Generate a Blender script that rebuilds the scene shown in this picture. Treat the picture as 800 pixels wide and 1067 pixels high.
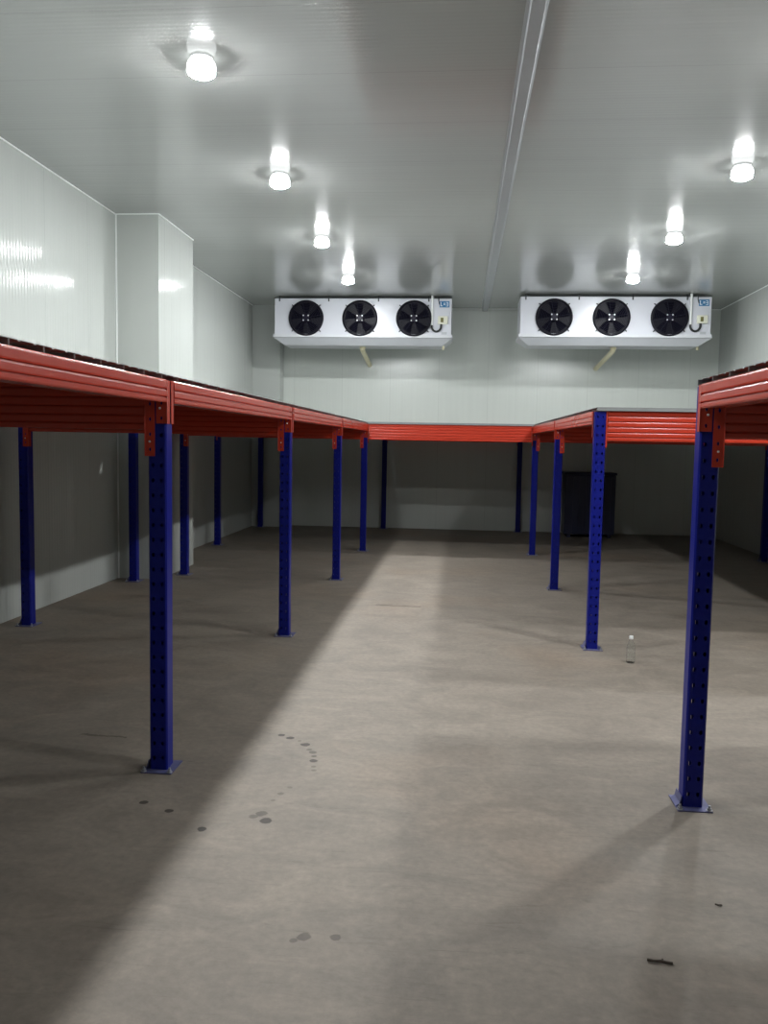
import bpy, bmesh, math, random
from mathutils import Vector, Matrix
random.seed(7)
S = bpy.context.scene
C = S.collection
for o in list(bpy.data.objects):
    bpy.data.objects.remove(o, do_unlink=True)

# ---------------------------------------------------------------- camera
cam_d = bpy.data.cameras.new('camera'); cam = bpy.data.objects.new('camera', cam_d); C.objects.link(cam)
fw = Vector((-0.08964165, 0.9926209, -0.0816586)); rt = Vector((0.99566773, 0.09134577, 0.01737017)); up = Vector((-0.02470117, 0.07974775, 0.99650898))
m = Matrix.Identity(4)
for i in range(3):
    m[i][0] = rt[i]; m[i][1] = up[i]; m[i][2] = -fw[i]
m[2][3] = 1.7
cam.matrix_world = m
cam_d.sensor_fit = 'HORIZONTAL'; cam_d.sensor_width = 36.0; cam_d.lens = 880.18 * 36.0 / 800.0
cam_d.clip_start = 0.05
S.camera = cam
# ---------------------------------------------------------------- world, view, lamps' strength
w = bpy.data.worlds.new('world'); S.world = w; w.use_nodes = True
w.node_tree.nodes['Background'].inputs[0].default_value = (0, 0, 0, 1)
w.node_tree.nodes['Background'].inputs[1].default_value = 0
S.view_settings.view_transform = 'Standard'; S.view_settings.look = 'None'
S.view_settings.gamma = 1.0; S.view_settings.use_curve_mapping = False
S.view_settings.exposure = 0.1
S.cycles.caustics_reflective = False; S.cycles.sample_clamp_indirect = 6.0
LAMP = 1000.0      # the flat lens under each dome
LAMP_SIDE = 2.6   # the dome's sides

# ---------------------------------------------------------------- materials
def new_mat(name):
    mt = bpy.data.materials.new(name); mt.use_nodes = True
    return mt, mt.node_tree, mt.node_tree.nodes['Principled BSDF']

def mat(name, col, rough=0.5, metal=0.0, bump=0.0, bscale=60.0, var=0.06, spec=0.5, coat=0.0):
    """plain painted surface with slight procedural unevenness"""
    mt, nt, b = new_mat(name)
    tc = nt.nodes.new('ShaderNodeTexCoord')
    nz = nt.nodes.new('ShaderNodeTexNoise'); nz.inputs['Scale'].default_value = bscale; nz.inputs['Detail'].default_value = 4
    nt.links.new(tc.outputs['Object'], nz.inputs['Vector'])
    mx = nt.nodes.new('ShaderNodeMix'); mx.data_type = 'RGBA'
    mx.inputs[6].default_value = (*[c * (1 - var) for c in col], 1); mx.inputs[7].default_value = (*[min(1, c * (1 + var)) for c in col], 1)
    nt.links.new(nz.outputs['Fac'], mx.inputs[0]); nt.links.new(mx.outputs[2], b.inputs['Base Color'])
    b.inputs['Roughness'].default_value = rough; b.inputs['Metallic'].default_value = metal
    b.inputs['Specular IOR Level'].default_value = spec
    if coat: b.inputs['Coat Weight'].default_value = coat; b.inputs['Coat Roughness'].default_value = 0.08
    if bump:
        bp = nt.nodes.new('ShaderNodeBump'); bp.inputs['Strength'].default_value = bump; bp.inputs['Distance'].default_value = 0.002
        nt.links.new(nz.outputs['Fac'], bp.inputs['Height']); nt.links.new(bp.outputs['Normal'], b.inputs['Normal'])
    return mt

def math_node(nt, op, a, b=None, c=None):
    n = nt.nodes.new('ShaderNodeMath'); n.operation = op
    for i, v in enumerate((a, b, c)):
        if v is None: continue
        if isinstance(v, (int, float)): n.inputs[i].default_value = v
        else: nt.links.new(v, n.inputs[i])
    return n.outputs[0]

def panel_mat(name, col, rough, axis, rib, seam, bdist, stretch, spec=0.5):
    """white coated sandwich panel: fine ribs repeating along <axis>, a seam every <seam> metres, faint streaks along the ribs"""
    mt, nt, b = new_mat(name)
    tc = nt.nodes.new('ShaderNodeTexCoord'); sp = nt.nodes.new('ShaderNodeSeparateXYZ')
    nt.links.new(tc.outputs['Object'], sp.inputs[0])
    v = sp.outputs['XYZ'.index(axis)]
    s = math_node(nt, 'SINE', math_node(nt, 'MULTIPLY', v, 2 * math.pi / rib))
    fr = math_node(nt, 'FRACT', math_node(nt, 'DIVIDE', v, seam))
    d = math_node(nt, 'ABSOLUTE', math_node(nt, 'SUBTRACT', fr, 0.5))
    joint = math_node(nt, 'LESS_THAN', d, 0.003 / seam)
    nz = nt.nodes.new('ShaderNodeTexNoise'); nz.inputs['Scale'].default_value = 1.0; nz.inputs['Detail'].default_value = 3
    mp = nt.nodes.new('ShaderNodeMapping'); mp.inputs['Scale'].default_value = stretch
    nt.links.new(tc.outputs['Object'], mp.inputs['Vector']); nt.links.new(mp.outputs[0], nz.inputs['Vector'])
    h = math_node(nt, 'ADD', math_node(nt, 'MULTIPLY', s, 0.5), math_node(nt, 'MULTIPLY', nz.outputs['Fac'], 3.0))
    h = math_node(nt, 'SUBTRACT', h, math_node(nt, 'MULTIPLY', joint, 0.6))
    bp = nt.nodes.new('ShaderNodeBump'); bp.inputs['Strength'].default_value = 1.0; bp.inputs['Distance'].default_value = bdist
    nt.links.new(h, bp.inputs['Height']); nt.links.new(bp.outputs['Normal'], b.inputs['Normal'])
    mx = nt.nodes.new('ShaderNodeMix'); mx.data_type = 'RGBA'
    mx.inputs[6].default_value = (*[c * 0.96 for c in col], 1); mx.inputs[7].default_value = (*[min(1, c * 1.03) for c in col], 1)
    nt.links.new(nz.outputs['Fac'], mx.inputs[0])
    mj = nt.nodes.new('ShaderNodeMix'); mj.data_type = 'RGBA'
    nt.links.new(joint, mj.inputs[0]); nt.links.new(mx.outputs[2], mj.inputs[6]); mj.inputs[7].default_value = (*[c * 0.82 for c in col], 1)
    nt.links.new(mj.outputs[2], b.inputs['Base Color'])
    b.inputs['Roughness'].default_value = rough; b.inputs['Specular IOR Level'].default_value = spec
    return mt

FLOOR_K = 0.56
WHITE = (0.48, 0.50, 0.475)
WHITE_END_LIT = (0.63, 0.66, 0.62)  # same panel white, raised to paint in light the end walls lack
M = {}
M['ceil'] = panel_mat('ceiling_panel', (0.445, 0.455, 0.438), 0.12, 'Y', 0.05, 0.96, 0.0004, (0.5, 14, 1))
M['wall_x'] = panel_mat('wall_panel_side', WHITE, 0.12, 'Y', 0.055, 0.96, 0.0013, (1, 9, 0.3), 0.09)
M['wall_y'] = panel_mat('wall_panel_end_lit', WHITE_END_LIT, 0.2, 'X', 0.06, 0.96, 0.0004, (12, 1, 0.5))
M['blue'] = mat('blue_enamel', (0.006, 0.0105, 0.19), 0.36, var=0.1, bscale=20, spec=0.2)
M['red'] = mat('red_enamel', (0.48, 0.040, 0.018), 0.25, var=0.07, bscale=14, spec=0.4)
M['redc'] = mat('red_enamel_bracket', (0.46, 0.038, 0.018), 0.38, var=0.08, bscale=20, spec=0.35)
M['deck'] = mat('galvanised_deck', (0.24, 0.25, 0.25), 0.42, 0.0, var=0.1, bscale=9)
M['steel'] = mat('dull_zinc', (0.42, 0.43, 0.47), 0.4, 0.7, var=0.12)
M['plate'] = mat('blue_grey_plate', (0.11, 0.115, 0.24), 0.4, 0.2, var=0.25, bscale=30)
M['casing'] = mat('white_casing', (0.60, 0.61, 0.66), 0.28, var=0.02, bscale=5)
M['pan'] = mat('white_pan', (0.60, 0.61, 0.64), 0.3, var=0.02, bscale=5)
M['fanring'] = mat('fan_ring_black', (0.007, 0.0065, 0.012), 0.45, spec=0.2)
M['fanblade'] = mat('fan_blade_black', (0.005, 0.005, 0.010), 0.8, spec=0.05)
M['guard'] = mat('guard_wire', (0.011, 0.010, 0.022), 0.4, spec=0.2)
M['screw'] = mat('screw_bright', (0.75, 0.75, 0.78), 0.35, 0.3)
M['darkgap'] = mat('dark_bracket_gap_shade', (0.05, 0.055, 0.06), 0.5, 0.4)
M['pvc'] = mat('cream_pvc', (0.80, 0.74, 0.50), 0.4, var=0.05)
M['pvcw'] = mat('white_conduit', (0.80, 0.82, 0.80), 0.4, var=0.03)
M['cable'] = mat('black_conduit', (0.01, 0.012, 0.012), 0.5)
M['jbox'] = mat('cream_box', (0.72, 0.72, 0.60), 0.45)
M['olive'] = mat('olive_gland', (0.13, 0.12, 0.03), 0.5)
M['stick'] = mat('blue_sticker', (0.03, 0.17, 0.36), 0.35)
M['stickw'] = mat('sticker_white', (0.75, 0.82, 0.88), 0.35)
M['nplate'] = mat('grey_nameplate', (0.45, 0.47, 0.5), 0.4, 0.3)
M['alu'] = mat('aluminium', (0.46, 0.48, 0.50), 0.38, 0.35, var=0.06, bscale=8)
M['trim'] = mat('white_trim', (0.86, 0.89, 0.87), 0.3, var=0.02)
M['lampbase'] = mat('lamp_base_white', (0.8, 0.81, 0.82), 0.35)
M['navy'] = mat('navy_metal', (0.010, 0.014, 0.05), 0.45, var=0.15)
M['cap'] = mat('bottle_cap_white', (0.85, 0.86, 0.86), 0.4)
M['twig'] = mat('brown_scrap', (0.06, 0.045, 0.035), 0.8, var=0.3)

for key, st in (('glow', LAMP_SIDE), ('lens', LAMP)):
    mt, nt, b = new_mat('lamp_' + key)
    b.inputs['Base Color'].default_value = (0.9, 0.9, 0.9, 1); b.inputs['Emission Color'].default_value = (0.96, 0.99, 1.0, 1)
    b.inputs['Emission Strength'].default_value = st
    M[key] = mt
mt, nt, b = new_mat('clear_plastic')
b.inputs['Base Color'].default_value = (0.95, 0.97, 0.97, 1); b.inputs['Transmission Weight'].default_value = 1.0
b.inputs['Roughness'].default_value = 0.06; b.inputs['IOR'].default_value = 1.22
M['clear'] = mt

# concrete floor: cloudy trowelled slab, fine scratches, dark drip marks and one hairline crack
mt, nt, b = new_mat('concrete')
tc = nt.nodes.new('ShaderNodeTexCoord')
def noise(scale, detail, stretch=(1, 1, 1), rough=0.55, dist=0.0):
    mp = nt.nodes.new('ShaderNodeMapping'); mp.inputs['Scale'].default_value = stretch
    n = nt.nodes.new('ShaderNodeTexNoise'); n.inputs['Scale'].default_value = scale; n.inputs['Detail'].default_value = detail
    n.inputs['Roughness'].default_value = rough; n.inputs['Distortion'].default_value = dist
    nt.links.new(tc.outputs['Object'], mp.inputs['Vector']); nt.links.new(mp.outputs[0], n.inputs['Vector'])
    return n.outputs['Fac']
def ramp(v, stops):
    r = nt.nodes.new('ShaderNodeValToRGB'); nt.links.new(v, r.inputs[0]); e = r.color_ramp.elements
    e[0].position, e[0].color = stops[0][0], (*stops[0][1], 1); e[1].position, e[1].color = stops[-1][0], (*stops[-1][1], 1)
    for p, c in stops[1:-1]:
        k = e.new(p); k.color = (*c, 1)
    return r.outputs[0]
def mult(a, c, f=1.0):
    x = nt.nodes.new('ShaderNodeMix'); x.data_type = 'RGBA'; x.blend_type = 'MULTIPLY'
    if isinstance(f, float): x.inputs[0].default_value = f
    else: nt.links.new(f, x.inputs[0])
    nt.links.new(a, x.inputs[6])
    if isinstance(c, tuple): x.inputs[7].default_value = (*c, 1)
    else: nt.links.new(c, x.inputs[7])
    return x.outputs[2]
big = noise(0.55, 5, (1, 0.7, 1), 0.6, 0.6)
mid = noise(2.6, 6, (0.8, 1.2, 1), 0.65, 1.2)
fine = noise(26, 5, (1, 1, 1), 0.7)
scr = noise(5, 4, (0.5, 5, 1), 0.7, 2.0)
col = ramp(big, [(0.3, (0.345, 0.318, 0.282)), (0.5, (0.39, 0.362, 0.322)), (0.7, (0.425, 0.392, 0.345))])
g = lambda lo, hi: [(0.32, (lo,) * 3), (0.68, (hi,) * 3)]
col = mult(col, ramp(mid, g(0.75, 1.10)))
col = mult(col, ramp(fine, g(0.86, 1.08)))
col = mult(col, ramp(scr, [(0.28, (0.80,) * 3), (0.42, (1.0,) * 3), (1.0, (1.0,) * 3)]))
rust = noise(0.42, 3, (1, 1, 1)); green = noise(0.5, 3, (1.1, 0.9, 1.3))
col = mult(col, ramp(rust, [(0.52, (1, 1, 1)), (0.72, (1.03, 0.93, 0.85))]))
sx = nt.nodes.new('ShaderNodeSeparateXYZ'); nt.links.new(tc.outputs['Object'], sx.inputs[0])
SPOTS = [(-1.442, 3.721, .020, .8), (-1.295, 3.647, .020, .8), (-1.092, 3.488, .022, .85), (-1.0, 4.705, .021, .75), (-.941, 4.665, .025, .8),
         (-.878, 4.627, .012, .4), (-.834, 4.571, .027, .75), (-.80, 4.50, .016, .4), (-.771, 4.461, .024, .5), (-.755, 4.405, .016, .5), (-.746, 4.34, .023, .7),
         (-.732, 4.26, .014, .4), (-.722, 4.21, .014, .35), (-.80, 3.98, .014, .3), (-.83, 3.90, .016, .35), (-.85, 3.82, .013, .3), (-.87, 3.675, .027, .5),
         (-.90, 3.64, .022, .4), (-.834, 3.607, .028, .75), (-.50, 2.745, .026, .5), (-.39, 2.755, .020, .5), (-.53, 2.72, .014, .4)]
wob = noise(30, 2)
acc = None
for px, py, r, a in SPOTS:
    dx = math_node(nt, 'SUBTRACT', sx.outputs[0], px); dy = math_node(nt, 'SUBTRACT', sx.outputs[1], py)
    d = math_node(nt, 'SQRT', math_node(nt, 'ADD', math_node(nt, 'MULTIPLY', dx, dx), math_node(nt, 'MULTIPLY', dy, dy)))
    d = math_node(nt, 'ADD', d, math_node(nt, 'MULTIPLY', wob, r * 0.9))
    f = nt.nodes.new('ShaderNodeMapRange'); f.interpolation_type = 'SMOOTHSTEP'
    nt.links.new(d, f.inputs['Value']); f.inputs['From Min'].default_value = r * 1.25; f.inputs['From Max'].default_value = r * 1.55
    f.inputs['To Min'].default_value = min(1.0, a * 1.15); f.inputs['To Max'].default_value = 0.0
    acc = f.outputs[0] if acc is None else math_node(nt, 'MAXIMUM', acc, f.outputs[0])
col = mult(col, (0.16, 0.15, 0.15), acc)
# hairline crack across the aisle and a short one near the left posts
for (cx, cy, half, wid) in ((-0.62, 8.72, 0.24, 0.022), (-2.0, 4.55, 0.14, 0.012)):
    dx = math_node(nt, 'ABSOLUTE', math_node(nt, 'SUBTRACT', sx.outputs[0], cx))
    dy = math_node(nt, 'ABSOLUTE', math_node(nt, 'SUBTRACT', math_node(nt, 'ADD', sx.outputs[1], math_node(nt, 'MULTIPLY', mid, 0.12)), cy + 0.06))
    k = math_node(nt, 'MULTIPLY', math_node(nt, 'LESS_THAN', dx, half), math_node(nt, 'LESS_THAN', dy, wid))
    col = mult(col, (0.55, 0.54, 0.52), k)
col = mult(col, (FLOOR_K * 1.0, FLOOR_K * .925, FLOOR_K * .86))
nt.links.new(col, b.inputs['Base Color'])
rr = nt.nodes.new('ShaderNodeMapRange'); nt.links.new(mid, rr.inputs['Value']); rr.inputs['To Min'].default_value = 0.5; rr.inputs['To Max'].default_value = 0.75
nt.links.new(rr.outputs[0], b.inputs['Roughness']); b.inputs['Specular IOR Level'].default_value = 0.35
bp = nt.nodes.new('ShaderNodeBump'); bp.inputs['Strength'].default_value = 0.25; bp.inputs['Distance'].default_value = 0.003
nt.links.new(fine, bp.inputs['Height']); nt.links.new(bp.outputs['Normal'], b.inputs['Normal'])
M['floor'] = mt

# ---------------------------------------------------------------- mesh helpers
class MB:
    def __init__(s): s.bm = bmesh.new()
    def poly(s, pts):
        try: return s.bm.faces.new([s.bm.verts.new(p) for p in pts])
        except ValueError: return None
    def box(s, x0, y0, z0, x1, y1, z1, bevel=0.0):
        r = bmesh.ops.create_cube(s.bm, size=1.0)
        for v in r['verts']:
            v.co = Vector(((x0 + x1) / 2 + v.co.x * (x1 - x0), (y0 + y1) / 2 + v.co.y * (y1 - y0), (z0 + z1) / 2 + v.co.z * (z1 - z0)))
        if bevel:
            es = list({e for v in r['verts'] for e in v.link_edges})
            bmesh.ops.bevel(s.bm, geom=es, offset=bevel, segments=2, affect='EDGES', profile=0.5)
        return s
    def prism(s, prof, a, b_, to3):
        """closed outline swept from a to b_; to3(u, v, t) -> point"""
        A = [s.bm.verts.new(to3(u, v, a)) for u, v in prof]; B = [s.bm.verts.new(to3(u, v, b_)) for u, v in prof]
        n = len(prof)
        for i in range(n): s.bm.faces.new((A[i], A[(i + 1) % n], B[(i + 1) % n], B[i]))
        s.bm.faces.new(A[::-1]); s.bm.faces.new(B)
        return s
    def lathe(s, prof, n=24, o=(0, 0, 0), axis='Z', closed=False):
        rings = []
        for r, h in prof:
            ring = []
            for k in range(n):
                a = 2 * math.pi * k / n; c_, s_ = r * math.cos(a), r * math.sin(a)
                p = (c_, s_, h) if axis == 'Z' else (c_, h, s_)
                ring.append(s.bm.verts.new((o[0] + p[0], o[1] + p[1], o[2] + p[2])))
            rings.append(ring)
        pairs = list(zip(rings, rings[1:])) + ([(rings[-1], rings[0])] if closed else [])
        for R0, R1 in pairs:
            for k in range(n): s.bm.faces.new((R0[k], R0[(k + 1) % n], R1[(k + 1) % n], R1[k]))
        if not closed:
            s.bm.faces.new(rings[0][::-1]); s.bm.faces.new(rings[-1])
        return s
    def tube(s, pts, r, n=10):
        pts = [Vector(p) for p in pts]; rings = []; prev = None
        for i, p in enumerate(pts):
            t = (pts[min(i + 1, len(pts) - 1)] - pts[max(i - 1, 0)]).normalized()
            if prev is None:
                prev = t.orthogonal().normalized()
            prev = (prev - t * prev.dot(t)).normalized(); q = t.cross(prev)
            rings.append([s.bm.verts.new(p + prev * (r * math.cos(2 * math.pi * k / n)) + q * (r * math.sin(2 * math.pi * k / n))) for k in range(n)])
        for R0, R1 in zip(rings, rings[1:]):
            for k in range(n): s.bm.faces.new((R0[k], R0[(k + 1) % n], R1[(k + 1) % n], R1[k]))
        s.bm.faces.new(rings[0][::-1]); s.bm.faces.new(rings[-1])
        return s
    def holed_sheet(s, us, vs, holes, to3):
        """grid over the breakpoints us, vs; cell (i, j) in holes gets a tear-shaped opening"""
        cache = {}
        def V(u, v):
            k = (round(u, 5), round(v, 5))
            if k not in cache: cache[k] = s.bm.verts.new(to3(u, v))
            return cache[k]
        for i in range(len(us) - 1):
            for j in range(len(vs) - 1):
                a, b2, c, d = us[i], us[i + 1], vs[j], vs[j + 1]
                if (i, j) not in holes:
                    s.bm.faces.new((V(a, c), V(b2, c), V(b2, d), V(a, d))); continue
                hw, hh = holes[(i, j)]; mu, mv = (a + b2) / 2, (c + d) / 2
                ang = [(-1, -1), (0, -1), (1, -1), (1, 0), (1, 1), (0, 1), (-1, 1), (-1, 0)]
                outer = [(a, c), (mu, c), (b2, c), (b2, mv), (b2, d), (mu, d), (a, d), (a, mv)]
                inner = []
                for (x, y) in ang:
                    kx = 0.72 if x and y else 1.0
                    wx = hw * (0.75 if y < 0 else 1.0)
                    inner.append((mu + x * wx * kx, mv + y * hh * kx))
                I = [V(*p) for p in inner]
                # corner + edge midpoints of the cell are shared only as corners: fan faces
                Oc = [V(*outer[0]), V(*outer[2]), V(*outer[4]), V(*outer[6])]
                s.bm.faces.new((Oc[0], Oc[1], I[2], I[1], I[0]))
                s.bm.faces.new((Oc[1], Oc[2], I[4], I[3], I[2]))
                s.bm.faces.new((Oc[2], Oc[3], I[6], I[5], I[4]))
                s.bm.faces.new((Oc[3], Oc[0], I[0], I[7], I[6]))
        return s
    def solid(s, t):
        bmesh.ops.remove_doubles(s.bm, verts=s.bm.verts, dist=1e-5)
        bmesh.ops.recalc_face_normals(s.bm, faces=s.bm.faces)
        bmesh.ops.solidify(s.bm, geom=list(s.bm.faces), thickness=t)
        return s
    def mesh(s, name, material, smooth=False):
        bmesh.ops.recalc_face_normals(s.bm, faces=s.bm.faces)
        me = bpy.data.meshes.new(name); s.bm.to_mesh(me); s.bm.free()
        me.materials.append(M[material] if isinstance(material, str) else material)
        if smooth:
            for p in me.polygons: p.use_smooth = True
            try: me.set_sharp_from_angle(angle=math.radians(40))
            except Exception: pass
        return me
    def build(s, name, material, parent=None, smooth=False):
        o = bpy.data.objects.new(name, s.mesh(name, material, smooth)); C.objects.link(o); o.parent = parent
        return o

def thing(name, label, cat, loc=(0, 0, 0), rz=0.0, group=None):
    o = bpy.data.objects.new(name, None); C.objects.link(o); o.empty_display_size = 0.1
    o.location = loc; o.rotation_euler = (0, 0, rz); o['label'] = label; o['category'] = cat
    if group: o['group'] = group
    return o
def tag(o, label, cat, group=None):
    o['label'] = label; o['category'] = cat
    if group: o['group'] = group
    return o
def copy_tree(o, parent=None):
    c = o.copy(); C.objects.link(c); c.parent = parent
    for ch in list(o.children): copy_tree(ch, c)
    return c
def struct(name, mb, material):
    o = mb.build(name, material); o['kind'] = 'structure'; return o

# ---------------------------------------------------------------- the room
XL, XR, YF, YB, ZC = -4.135, 4.84, -3.2, 16.82, 4.336
T = 0.12
struct('floor', MB().box(XL - T, YF - T, -0.15, XR + T, YB + T, 0.0), 'floor')
struct('ceiling', MB().box(XL - T, YF - T, ZC, XR + T, YB + T, ZC + T), 'ceil')
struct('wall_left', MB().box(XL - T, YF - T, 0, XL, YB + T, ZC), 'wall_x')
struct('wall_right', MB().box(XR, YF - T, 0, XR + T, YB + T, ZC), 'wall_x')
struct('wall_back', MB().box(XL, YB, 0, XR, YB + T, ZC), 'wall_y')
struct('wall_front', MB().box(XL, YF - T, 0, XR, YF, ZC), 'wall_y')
# boxed-in columns: one on the left wall, one in the far left corner
o = struct('wall_pilaster', MB().box(XL, 9.875, 0, -3.61, 11.16, ZC), 'wall_x')
o = struct('wall_corner', MB().box(XL, 16.46, 0, -3.58, YB, ZC), 'wall_x')
# thin white angle trims where ceiling and walls meet and on the pilaster's corners
def angle(u, n):
    return n
q = 0.012
tr = MB()
tr.box(XL, YF, ZC - q, XL + q, 9.875, ZC); struct('trim_1', tr, 'trim')
struct('trim_2', MB().box(XL, 9.875 - q, ZC - q, -3.61, 9.875, ZC), 'trim')
struct('trim_3', MB().box(-3.61, 9.875 - q, ZC - q, -3.61 + q, 11.16, ZC), 'trim')
struct('trim_4', MB().box(XL, 11.16, ZC - q, XL + q, 16.46, ZC), 'trim')
struct('trim_5', MB().box(XL + .004, 9.875 - .012, 0, XL + .02, 9.875, ZC - q), 'trim')
struct('trim_6', MB().box(-3.58, YB - q, ZC - q, XR, YB, ZC), 'trim')
struct('trim_7', MB().box(XR - q, YF, ZC - q, XR, YB, ZC), 'trim')

# ---------------------------------------------------------------- posts
PH = 1.985
def post_meshes():
    W, D = 0.0465, 0.10
    ring = [(-.0008, D), (-.036, D), (-.0425, .095), (-.0425, .057), (-W, .051), (-W, .008), (-.0395, 0.0), (-.033, 0), (-.011, 0), (.011, 0), (.033, 0), (.0395, 0), (W, .008), (W, .051), (.0425, .057), (.0425, .095), (.036, D), (.0008, D)]
    us = [0.0]
    for a, b2 in zip(ring, ring[1:]): us.append(us[-1] + math.hypot(b2[0] - a[0], b2[1] - a[1]))
    def to3(u, v):
        for k in range(len(ring) - 1):
            if u <= us[k + 1] + 1e-6:
                f = max(0.0, min(1.0, (u - us[k]) / (us[k + 1] - us[k]))); a, b2 = ring[k], ring[k + 1]
                return (a[0] + (b2[0] - a[0]) * f, a[1] + (b2[1] - a[1]) * f, v)
    pitch = 0.075; vs = [0.006, 0.03]
    n = 0
    while vs[-1] + pitch < PH - 0.005: vs.append(vs[-1] + pitch)
    vs.append(PH)
    holes = {}
    for j in range(1, len(vs) - 2):
        holes[(7, j)] = (.0085, .012); holes[(9, j)] = (.0085, .012)
    mb = MB().holed_sheet(us, vs, holes, to3)
    mb.solid(0.0025)
    return mb.mesh('upright_channel', 'blue')
POST_ME = post_meshes()
def base_mesh():
    mb = MB(); mb.box(-.078, -.045, 0, .082, .135, .006)
    mb.prism([(-.078, .006), (-.078, .0), (-.056, .02), (-.050, .055), (-.053, .055), (-.060, .024)], .0, .1, lambda u, v, t: (u, t, v))
    return mb.mesh('base_plate', 'plate')
BASE_ME = base_mesh()
def bolt_mesh():
    mb = MB(); mb.lathe([(.016, .006), (.016, .009), (.0105, .009), (.0105, .018), (.006, .018), (.006, .03)], 6)
    return mb.mesh('anchor_bolt', 'steel')
BOLT_ME = bolt_mesh()
def add(name, me, parent, loc=(0, 0, 0), rot=(0, 0, 0), scale=None):
    o = bpy.data.objects.new(name, me); C.objects.link(o); o.parent = parent; o.location = loc; o.rotation_euler = rot
    if scale: o.scale = scale
    return o
POST0 = None
def post(x, y, label, group, flip=False):
    global POST0
    if POST0 is None:
        POST0 = thing('upright_post', label, 'post', (x, y, 0), 0, group)
        add('perforated_channel', POST_ME, POST0)
        p = add('base_plate', BASE_ME, POST0)
        p['label'] = 'blue grey steel foot plate'
        for bx, by in ((-.066, -.03), (.069, -.03)): add('anchor_bolt', BOLT_ME, p, (bx, by, 0))
        r = POST0
    else:
        r = copy_tree(POST0); r.location = (x, y, 0); r['label'] = label; r['group'] = group
    if flip:
        for ch in r.children:
            if ch.name.startswith('base_plate'): ch.rotation_euler = (0, 0, 0)
    return r

FXL, FXR = -1.5105, 1.130
LEFT = [4.10, 7.172, 10.248, 13.093, 16.62]
RIGHT = [3.993, 7.108, 10.035, 13.179, 16.62]
gl, gr, gw = 'blue posts along the left side of the aisle', 'blue posts along the right side of the aisle', 'blue posts by the walls'
names_l = ['blue perforated post at the left of the aisle, nearest the camera, full height in view',
           'blue post on the left of the aisle, second from the camera, standing in the shade',
           'blue post on the left of the aisle, third from the camera',
           'slim looking blue post at the left end of the far red cross beam',
           'dark blue post against the back wall, left of its dim lit patch']
names_r = ['large blue perforated post at the right of the aisle, nearest the camera',
           'blue post with two rows of holes facing us, beside the clear bottle',
           'blue post on the right of the aisle, third from the camera',
           'blue post at the right end of the far red cross beam',
           'dark blue post against the back wall, seen left of the far right aisle post']
for y, l in zip(LEFT, names_l): post(FXL, y, l, gl)
for y, l in zip(RIGHT, names_r): post(FXR, y, l, gr)
post(-3.871, 7.185, 'dark blue post by the left wall, leftmost post in view', gw)
post(-3.865, 9.66, 'dark blue post just in front of the boxed in wall column', gw)
post(-3.446, 10.26, 'dark blue post beside the lit edge of the boxed in wall column', gw)
post(-3.91, 13.30, 'dark blue post by the left wall beyond the boxed in column', gw)
post(-3.93, 16.32, 'dim blue post in the dark far left corner', gw)
post(4.604, 13.15, 'dark post by the right wall at the right edge of the picture', gw)

# ---------------------------------------------------------------- beams and their brackets
ZB = 1.992
def arc_bands(z0, z1, n, x, bulge, groove):
    """outer outline from bottom to top with n rounded bands separated by grooves"""
    out = []; h = (z1 - z0) / n
    for k in range(n):
        a, b2 = z0 + k * h, z0 + (k + 1) * h
        out += [(x - groove, a + .0012), (x - groove * .25, a + .004), (x + bulge * .75, a + h * .3), (x + bulge, a + h * .5), (x + bulge * .75, a + h * .7), (x - groove * .25, b2 - .004), (x - groove, b2 - .0012)]
    return out
def long_profile():
    x = .006
    pts = [(x - .078, -.112), (x - .004, -.112), (x, -.108)]
    def band(a, b2, bul):
        h = b2 - a
        return [(x, a), (x + bul, a + h * .15), (x + bul, a + h * .85), (x, b2)]
    pts += band(-.107, -.090, .0012) + [(x - .007, -.0885), (x - .007, -.085)] + band(-.0835, -.051, .0012) + [(x - .007, -.0495), (x - .007, -.046)] + band(-.0445, -.003, .0012)
    pts += [(x - .003, 0), (x - .022, 0), (x - .022, -.003), (x - .078, -.003)]
    return pts
def cross_profile():
    x = 0.0
    pts = [(x - .05, -.246), (x - .004, -.246)]
    edges = [(-.245, -.219), (-.213, -.179), (-.173, -.135), (-.129, -.091), (-.085, -.047), (-.041, -.003)]
    for i, (a, b2) in enumerate(edges):
        h = b2 - a
        pts += [(x, a), (x + .002, a + h * .12), (x + .002, a + h * .8), (x, b2)]
        if i < len(edges) - 1: pts += [(x - .008, b2 + .002), (x - .008, edges[i + 1][0] - .002)]
    pts += [(x - .003, 0), (x - .05, 0)]
    return pts
LP, CP = long_profile(), cross_profile()
def pin_mesh():
    return MB().lathe([(.0055, 0), (.0055, .005), (.003, .007)], 10, axis='Y').mesh('locking_pin', 'screw')
PIN = pin_mesh()
def plate_holes(mb, x0, x1, z0, z1, ys, n, first, pitch):
    """holed plate lying in x-z at y = ys (thickness added by solid())"""
    xm = (x0 + x1) / 2; us = [x0, xm - .011, xm + .011, x1]; vs = [z0]; hs = {}
    for k in range(n):
        c = first + k * pitch
        vs += [c - .016, c + .016]; hs[(1, 2 * k + 1)] = (.0065, .010)
    vs.append(z1)
    mb.holed_sheet(us, vs, hs, lambda u, v: (u, ys, v))
def long_bracket(sgn):
    """L bracket at a beam end; beam lies towards -sgn in y; post occupies y from 0 to sgn*0.1"""
    mb = MB()
    plate_holes(mb, -.05, .004, -.216, -.002, -sgn * .0035, 3, -.19, .075)
    vs = [(.004, -sgn * .0035), (.004, sgn * .044)]
    mb.poly([(.004, -sgn * .0035, -.216), (.004, sgn * .044, -.216), (.004, sgn * .044, -.002), (.004, -sgn * .0035, -.002)])
    mb.solid(.0032)
    return mb.mesh('end_bracket', 'redc')
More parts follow.
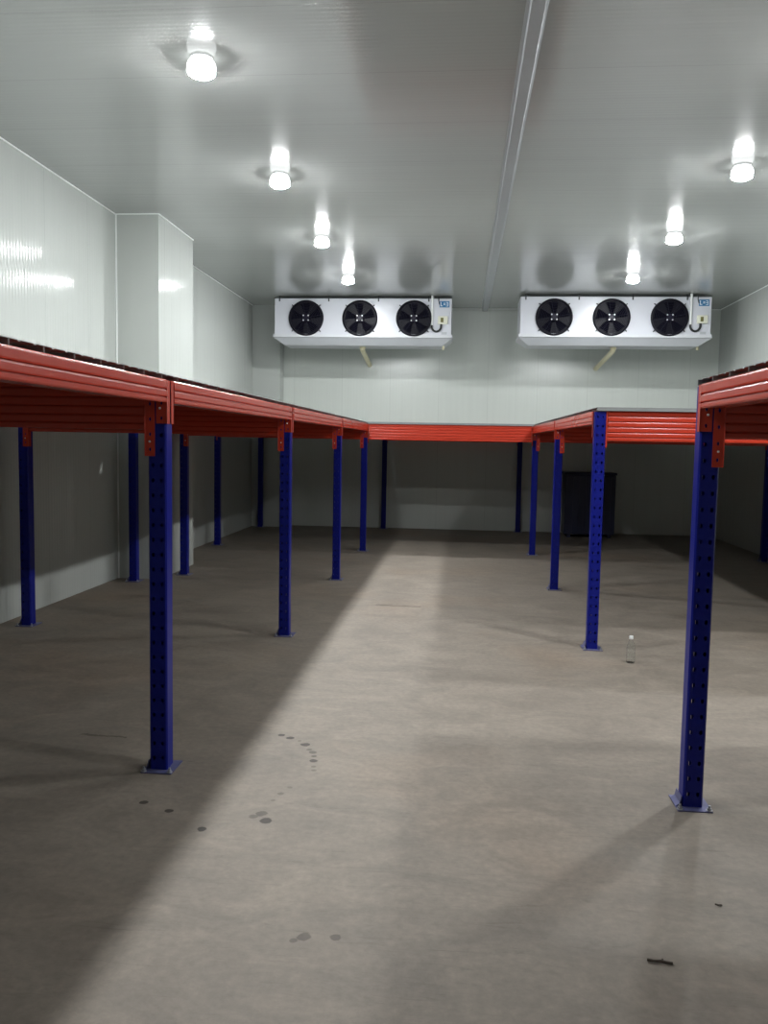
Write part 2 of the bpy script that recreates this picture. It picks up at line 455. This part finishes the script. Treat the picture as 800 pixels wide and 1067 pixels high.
LB = {1: long_bracket(1), -1: long_bracket(-1)}
def long_beam(x, y0, y1, side, label, group, open_near=False, open_far=False):
    """low beam along y between posts; side +1 faces +x"""
    r = thing('edge_beam', label, 'beam', (x, y0, ZB), 0, group)
    L = y1 - y0
    MB().prism(LP, .004, L - .004, lambda u, v, t: (side * u, t, v)).build('beam_rail', 'red', r)
    for k, (yy, sg, op) in enumerate(((0.0, -1, open_near), (L, 1, open_far))):
        if op: continue
        c = add('end_bracket', LB[sg], r, (0, yy, 0), scale=(side, 1, 1))
        add('locking_pin', PIN, c, (-.03, -sg * .0035 if sg > 0 else .0, -.14), (0, 0, 0 if sg < 0 else math.pi))
    return r
def cross_bracket(wrap):
    mb = MB()
    # wrap: leg on the post's holed face, reaching well below the beam; otherwise a plain plate on the side
    if wrap:
        plate_holes(mb, -.012, .036, -.378, -.002, 0.0, 5, -.345, .075)
        mb.poly([(-.012, 0, -.378), (-.012, .05, -.378), (-.012, .05, -.002), (-.012, 0, -.002)])
    else:
        mb.poly([(0, 0, -.30), (0, .06, -.30), (0, .06, -.002), (0, 0, -.002)])
        mb.poly([(0, 0, -.30), (-.012, 0, -.30), (-.012, 0, -.002), (0, 0, -.002)])
    mb.solid(.0032)
    return mb.mesh('end_bracket', 'redc')
CB = {True: cross_bracket(True), False: cross_bracket(False)}
def cross_beam(xa, xb, y, label, group, wrap_a=True, wrap_b=True):
    """deep beam along x between post side faces xa < xb; y is the posts' front face"""
    r = thing('cross_beam', label, 'beam', (xa, y, ZB), 0, group)
    L = xb - xa
    MB().prism(CP, .016, L - .016, lambda u, v, t: (t, .010 - u, v)).build('beam_rail', 'red', r)
    for xx, sg, wr in ((0.0, -1, wrap_a), (L, 1, wrap_b)):
        c = add('end_bracket', CB[wr], r, (xx, -.0045 if wr else .002, 0), scale=(sg, 1, 1))
        if wr: add('locking_pin', PIN, c, (.012, -.0035, -.306), (0, 0, math.pi))
    return r
H = .0465
sxl, sxr = FXL + H, FXR - H              # aisle-side faces of the two post rows
gbl, gbr, gcl, gcr = 'red edge beams along the left platform', 'red edge beams along the right platform', 'deep red cross beams under the left platform', 'deep red cross beams under the right platform'
long_beam(sxl, 1.25, LEFT[0], 1, 'red grooved edge beam over the left foreground, running out of the picture', gbl, open_near=True)
tx = ['red grooved edge beam between the first and second left aisle posts', 'red grooved edge beam between the second and third left aisle posts', 'red edge beam between the third left aisle post and the far cross beam']
for k in range(3): long_beam(sxl, LEFT[k] + .1, LEFT[k + 1], 1, tx[k], gbl)
long_beam(sxr, 1.25, RIGHT[0], -1, 'red grooved edge beam at the right edge, above the nearest right post', gbr, open_near=True)
tx = ['pinkish red edge beam from the post by the bottle to the third right post', 'red edge beam from the third right post to the far cross beam']
for k in range(2): long_beam(sxr, RIGHT[k + 1] + .1, RIGHT[k + 2], -1, tx[k], gbr)
cross_beam(-3.90, FXL - H, LEFT[0], 'dark red cross beam under the left platform at the nearest post', gcl, wrap_a=False)
cross_beam(-3.871 + H, FXL - H, LEFT[1], 'dark red cross beam at the second left aisle post, ending at the leftmost post', gcl)
cross_beam(-3.446 + H, FXL - H, LEFT[2], 'dark red cross beam at the third left aisle post, reaching the boxed in column', gcl)
cross_beam(-3.91 + H, FXL - H, LEFT[3] + .0, 'dark red cross beam at the far left aisle post, under the platform', gcl, wrap_a=False)
cross_beam(FXR + H, 4.60, RIGHT[0], 'dark red cross beam under the near right platform, seen from behind', gcr, wrap_b=False)
cross_beam(FXR + H, 4.60, RIGHT[1], 'bright red ribbed cross beam right of the post by the bottle', gcr, wrap_a=False, wrap_b=False)
cross_beam(FXR + H, 4.60, RIGHT[2], 'dark red cross beam starting at the third right aisle post', gcr, wrap_b=False)
cross_beam(FXR + H, 4.604 - H, RIGHT[3], 'dark red cross beam starting at the far right aisle post', gcr, wrap_b=False)
cross_beam(FXL + H + .006, FXR - H - .006, LEFT[3] + .02, 'bright red ribbed cross beam spanning the far end of the aisle', 'red cross beam over the aisle end', wrap_a=False, wrap_b=False)
cross_beam(FXL + H + .006, FXR - H - .006, LEFT[4], 'shaded red cross beam by the back wall behind the aisle end', 'red beams at the back wall', wrap_a=False, wrap_b=False)

# ---------------------------------------------------------------- deck channels
def deck_mesh(L, w=.2325, h=.029, t=.0022):
    hw = w / 2
    outer = [(-hw, 0), (-hw, h), (-hw * .55, h), (-hw * .5, h - .004), (-hw * .4, h - .004), (-hw * .35, h), (hw * .35, h), (hw * .4, h - .004), (hw * .5, h - .004), (hw * .55, h), (hw, h), (hw, 0)]
    inner = [(hw - .014, 0), (hw - .014, t), (hw - t, t), (hw - t, h - t), (hw * .55 + .001, h - t), (hw * .5, h - .004 - t), (hw * .4, h - .004 - t), (hw * .35 - .001, h - t), (-hw * .35 + .001, h - t), (-hw * .4, h - .004 - t), (-hw * .5, h - .004 - t), (-hw * .55 - .001, h - t), (-hw + t, h - t), (-hw + t, t), (-hw + .014, t), (-hw + .014, 0)]
    return MB().prism(outer + inner, 0, L, lambda u, v, t_: (t_, u, v)).mesh('deck_channel', 'deck')
P_ = 0.2365
def deck_row(x0, x1, y0, y1, label, group, skip=None):
    me = deck_mesh(x1 - x0); n = int((y1 - y0) / P_ + .001)
    me2 = deck_mesh(x1 + 3.58) if x0 < -3.6 else None
    for k in range(n):
        yc = y0 + (k + .5) * P_
        use, xs = me, x0
        if me2 and (9.875 - .13 < yc < 11.16 + .13 or yc > 16.46 - .13): use, xs = me2, -3.58
        o = bpy.data.objects.new('deck_channel', use); C.objects.link(o)
        o.location = (xs, yc, ZB)
        tag(o, label, 'deck panel', group)
deck_row(-3.98, sxl - .012, 2.66 - 6 * P_, 16.78, 'one of the dark ended steel deck channels laid across the left platform', 'deck channels on the left platform')
deck_row(sxr + .012, 4.62, 4.118 - 12 * P_, 4.12, 'one of the dark ended steel deck channels on the near right platform', 'deck channels on the near right platform')
deck_row(sxr + .012, 4.62, 7.09, 16.79, 'one of the steel deck channels on the far right platform, beside the bottle', 'deck channels on the far right platform')
deck_row(sxl - .008, sxr + .008, 13.10, 16.80, 'one of the pale deck channels above the red beam at the aisle end', 'deck channels over the aisle end')

# ---------------------------------------------------------------- ceiling rail
rail = MB()
rail.prism([(-.068, 0), (-.068, -.006), (-.046, -.010), (-.046, -.050), (-.040, -.054), (.040, -.054), (.046, -.050), (.046, -.010), (.068, -.006), (.068, 0)], 0.2, YB - .03, lambda u, v, t: (u, t, v))
r_ = rail.build('ceiling_rail', 'alu'); r_.location = (.386, 0, ZC)
tag(r_, 'long grey aluminium rail running along the ceiling above the aisle', 'rail')

# ---------------------------------------------------------------- ceiling lamps
def lamp_proto():
    r = thing('ceiling_lamp', '', 'ceiling lamp')
    MB().lathe([(.080, 0), (.080, -.010), (.072, -.016), (.066, -.0165)], 28).build('lamp_base', 'lampbase', r, True)
    prof = [(.066, -.0165), (.084, -.024), (.096, -.042), (.101, -.066), (.100, -.088), (.0935, -.1085)]
    g_ = MB().lathe(prof, 28).build('glass_globe', 'glow', r, True)
    g_['label'] = 'glowing white glass globe'
    MB().lathe([(.0925, -.1088), (.084, -.1165), (.066, -.126), (.042, -.133), (.012, -.136)], 28).build('lens', 'lens', r, True)
    return r
L0 = lamp_proto(); first = True
lt = {5.94: 'large bright dome lamp at upper left of the ceiling, nearest in its row', 8.48: 'second bright dome lamp from the camera in the left ceiling row', 11.02: 'third bright dome lamp from the camera in the left ceiling row', 13.56: 'small bright dome lamp just in front of the left fan cooler'}
rtl = {8.38: 'bright dome lamp at the right edge of the ceiling', 10.92: 'bright dome lamp in the middle of the right row in view', 13.46: 'bright dome lamp just in front of the right fan cooler'}
for x, ys, tb, g_ in ((-1.8594, [3.40, 5.94, 8.48, 11.02, 13.56], lt, 'ceiling lamps in the left row'), (2.5414, [3.30, 5.84, 8.38, 10.92, 13.46], rtl, 'ceiling lamps in the right row')):
    for y in ys:
        o = L0 if first else copy_tree(L0); first = False
        o.location = (x, y, ZC)
        o['label'] = tb.get(y, 'dome lamp of the %s row beyond the top or side of the picture' % ('left' if x < 0 else 'right')); o['group'] = g_

# ---------------------------------------------------------------- fan coolers
def seg_arc(cx, cz, r, a0, a1, n, y):
    return [(cx + r * math.cos(a0 + (a1 - a0) * k / n), y, cz + r * math.sin(a0 + (a1 - a0) * k / n)) for k in range(n + 1)]
def cooler(label, x, y, width, pipe_dx, pipe_back):
    """origin at the top front left corner; front faces -y"""
    W = width; D = .72; Hc = .66; zt = -.048
    r = thing('fan_cooler', label, 'fan cooler', (x, y, ZC), 0, 'fan coolers under the ceiling')
    MB().box(0, 0, zt - Hc, W, D, zt, .008).build('casing', 'casing', r)
    # front lip and sloping drip pan
    z0 = zt - Hc
    mb = MB()
    mb.prism([(-.03, z0 + .02), (-.03, z0 - .035), (.02, z0 - .048), (D + .02, z0 - .048), (D + .02, z0 + .02), (D, z0 + .02), (D, z0 - .001), (0, z0 - .001), (0, z0 + .02)], -.02, W + .02, lambda u, v, t: (t, u, v))
    A = [(-.012, -.02, z0 - .046), (W + .012, -.02, z0 - .046), (W + .012, D + .01, z0 - .046), (-.012, D + .01, z0 - .046)]
    B = [(.16, .13, z0 - .165), (W - .16, .13, z0 - .165), (W - .16, D - .05, z0 - .165), (.16, D - .05, z0 - .165)]
    va = [mb.bm.verts.new(p) for p in A]; vb = [mb.bm.verts.new(p) for p in B]
    for k in range(4): mb.bm.faces.new((va[k], va[(k + 1) % 4], vb[(k + 1) % 4], vb[k]))
    mb.bm.faces.new(va[::-1]); mb.bm.faces.new(vb)
    mb.build('drip_pan', 'pan', r)
    # dark strip painting the shade of the gap below the ceiling; hanging brackets
    MB().box(.0, -.006, zt + .0005, W, .03, zt + .012).build('gap_shade_strip', 'darkgap', r)
    for k in range(4):
        bx = .09 + (W - .5) * k / 3
        m2 = MB(); m2.box(bx - .012, -.010, zt - .055, bx + .012, -.002, zt + .02); m2.box(bx - .012, -.010, zt + .02, bx + .012, .05, zt + .026)
        m2.tube([(bx, .03, zt + .02), (bx, .03, 0.0)], .006, 8)
        m2.build('hanging_bracket', 'darkgap', r)
    cz = zt - .355
    for fx in (.585, 1.567, 2.545):
        fan = MB().lathe([(.305, -.002), (.318, -.012), (.322, -.030), (.312, -.045), (.300, -.048), (.292, -.040), (.290, -.002)], 56, (fx, 0, cz), 'Y', closed=True).build('fan_ring', 'fanring', r, True)
        MB().lathe([(.290, -.001), (.290, -.006)], 56, (fx, 0, cz), 'Y').build('fan_backplate', 'fanring', fan)
        hub = MB().lathe([(.085, -.006), (.085, -.030), (.07, -.036)], 28, (fx, 0, cz), 'Y').build('fan_hub', 'fanblade', fan, True)
        bl = MB()
        for k in range(5):
            a = 2 * math.pi * k / 5 + .3
            pts = []
            for rr_, da, dy in ((.08, -.28, -.010), (.18, -.30, -.008), (.275, -.22, -.007), (.275, .42, -.028), (.18, .38, -.030), (.08, .34, -.026)):
                pts.append((fx + rr_ * math.cos(a + da), dy, cz + rr_ * math.sin(a + da)))
            bl.poly(pts)
        bl.solid(.0015); bl.build('fan_blades', 'fanblade', fan)
        gd = MB()
        for rr_ in [.055 + .0265 * k for k in range(10)]:
            pts = [(rr_ - .0022, -.050), (rr_, -.0475), (rr_ + .0022, -.050), (rr_, -.0525)]
            gd.lathe(pts, 48, (fx, 0, cz), 'Y', closed=True)
        for k in range(8):
            a = math.pi * k / 4 + .2
            gd.tube([(fx + .05 * math.cos(a), -.0535, cz + .05 * math.sin(a)), (fx + .306 * math.cos(a), -.0535, cz + .306 * math.sin(a))], .003, 6)
        gd.lathe([(.052, -.046), (.058, -.050), (.055, -.056), (.02, -.057)], 24, (fx, 0, cz), 'Y')
        gd.build('fan_guard', 'guard', fan)
        for dx in (-.045, .045):
            for dz in (-.042, .042):
                MB().lathe([(.013, -.054), (.013, -.062), (.008, -.065)], 10, (fx + dx, 0, cz + dz), 'Y').build('hub_screw', 'screw', fan)
        for a in (math.radians(42), math.radians(138), math.radians(222), math.radians(318)):
            c_, s_ = math.cos(a), math.sin(a)
            cl = MB().tube([(fx + .31 * c_, -.046, cz + .31 * s_), (fx + .345 * c_, -.022, cz + .345 * s_), (fx + .352 * c_, .0, cz + .352 * s_)], .009, 8)
            cl.build('guard_clip', 'darkgap', fan)
        m3 = MB(); m3.box(fx + .185, -.008, cz - .325, fx + .30, -.001, cz - .305)
        m3.build('fan_tag', 'nplate', r)
    # wiring at the right end
    jx = W - .245
    MB().tube([(jx - .1, -.02, .0), (jx - .1, -.02, zt - .475)], .019, 12).build('conduit_pipe', 'pvcw', r, True)
    jb = MB().box(jx + .005, -.05, zt - .455, jx + .18, -.001, zt - .315, .008).build('junction_box', 'jbox', r)
    MB().box(jx + .055, -.064, zt - .425, jx + .105, -.050, zt - .345, .004).build('cable_gland', 'olive', jb)
    pts = [(jx - .1, -.02, zt - .475)] + [(jx - .02 + .085 * math.cos(math.pi + math.pi * k / 12), -.025, zt - .49 + .095 * math.sin(math.pi + math.pi * k / 12)) for k in range(13)] + [(jx + .065, -.025, zt - .45)]
    MB().tube(pts, .019, 10).build('bent_cable', 'cable', r, True)
    st = MB().box(jx + .03, -.0045, zt - .155, jx + .205, -.0005, zt - .045).build('blue_sticker', 'stick', r)
    lw = MB(); lw.box(jx + .045, -.0062, zt - .135, jx + .058, -.0046, zt - .06); lw.box(jx + .058, -.0062, zt - .135, jx + .085, -.0046, zt - .122)
    lw.box(jx + .10, -.0062, zt - .112, jx + .13, -.0046, zt - .1); lw.box(jx + .10, -.0062, zt - .09, jx + .13, -.0046, zt - .078)
    for s0, s1, e0, e1 in ((.145, -.065, .185, -.075), (.145, -.095, .185, -.105), (.145, -.128, .185, -.138), (.177, -.075, .187, -.128)):
        lw.box(jx + s0, -.0062, zt + min(s1, e1), jx + e0, -.0046, zt + max(s1, e1))
    lw.build('sticker_lettering', 'stickw', st)
    MB().tube([(jx + .01, -.006, zt + .03), (jx + .012, -.008, zt - .04), (jx + .03, -.008, zt - .11)], .009, 8).build('sensor_lead', 'darkgap', r)
    MB().box(jx + .07, -.005, zt - .635, jx + .17, -.0005, zt - .59).build('nameplate', 'nplate', r)
    # drain
    zb = z0 - .165
    px = pipe_dx
    pts = [(px, .36, zb + .01), (px, .36, zb - .04), (px + (pipe_back[0]) * .05, .40, zb - .065)] + [(px + pipe_back[0] * f, .40 + (YB - y - .405) * f, zb - .065 - pipe_back[1] * f) for f in (.15, .6, 1.0)]
    dr = MB().tube(pts, .044, 14)
    dr.lathe([(.056, zb - .03), (.056, zb + .005)], 16, (px, .36, 0))
    dr.build('drain_pipe', 'pvc', r, True)
    MB().lathe([(.022, z0 - .12), (.022, zb - .05)], 12, (W - .14, .10 + .16, 0)).build('drain_stub', 'pvc', r, True)
    return r
cooler('white three fan cooler hanging left of the ceiling rail', -3.455, 15.40, 3.215, 1.58, (.02, .17))
cooler('white three fan cooler hanging right of the ceiling rail', .962, 15.17, 3.245, 1.68, (-.10, .20))

# ---------------------------------------------------------------- dark box by the back wall
bx = thing('storage_box', 'dark navy ribbed metal box standing by the back wall under the right platform', 'box', (2.40, 16.2, 0))
m4 = MB(); m4.box(-.46, -.25, .06, .46, .25, 1.17, .01)
for k in range(8): m4.box(-.43 + k * .115, -.262, .09, -.38 + k * .115, -.249, 1.12)
m4.build('box_body', 'navy', bx)
MB().box(-.475, -.268, 1.172, .475, .26, 1.215, .008).build('lid', 'navy', bx)
for sx_ in (-.40, .34):
    MB().box(sx_, -.24, 0, sx_ + .06, .24, .06).build('skid', 'navy', bx)

# ---------------------------------------------------------------- bottle and floor scrap
bt = thing('clear_bottle', 'empty clear plastic bottle with white cap standing on the floor', 'bottle', (1.371, 6.72, 0))
pr_o = [(.022, .001), (.030, .003), (.0325, .012), (.0325, .04), (.0305, .045), (.0325, .05), (.0325, .075), (.0305, .08), (.0325, .085), (.0325, .115), (.029, .135), (.020, .165), (.013, .182), (.0125, .198)]
pr_i = [(.0115, .198), (.012, .182), (.019, .164), (.028, .134), (.0315, .114), (.0315, .085), (.0295, .08), (.0315, .075), (.0315, .05), (.0295, .045), (.0315, .04), (.0315, .013), (.029, .005), (.021, .003)]
MB().lathe(pr_o + pr_i, 28).build('bottle_body', 'clear', bt, True)
MB().lathe([(.0155, .190), (.016, .193), (.016, .212), (.014, .215)], 20).build('cap', 'cap', bt, True)
tg = MB().tube([(.655, 2.745, .006), (.675, 2.738, .007), (.70, 2.742, .006), (.715, 2.736, .006), (.735, 2.735, .005)], .0045, 6)
tg.tube([(.70, 2.742, .006), (.706, 2.748, .009)], .003, 6)
tag(tg.build('floor_scrap', 'twig'), 'small brown scrap lying on the floor at lower right', 'scrap')
tg = MB().tube([(.985, 3.13, .004), (.995, 3.122, .005), (1.008, 3.125, .004)], .003, 6)
tag(tg.build('floor_scrap', 'twig'), 'tiny dark scrap on the floor below the nearest right post', 'scrap')
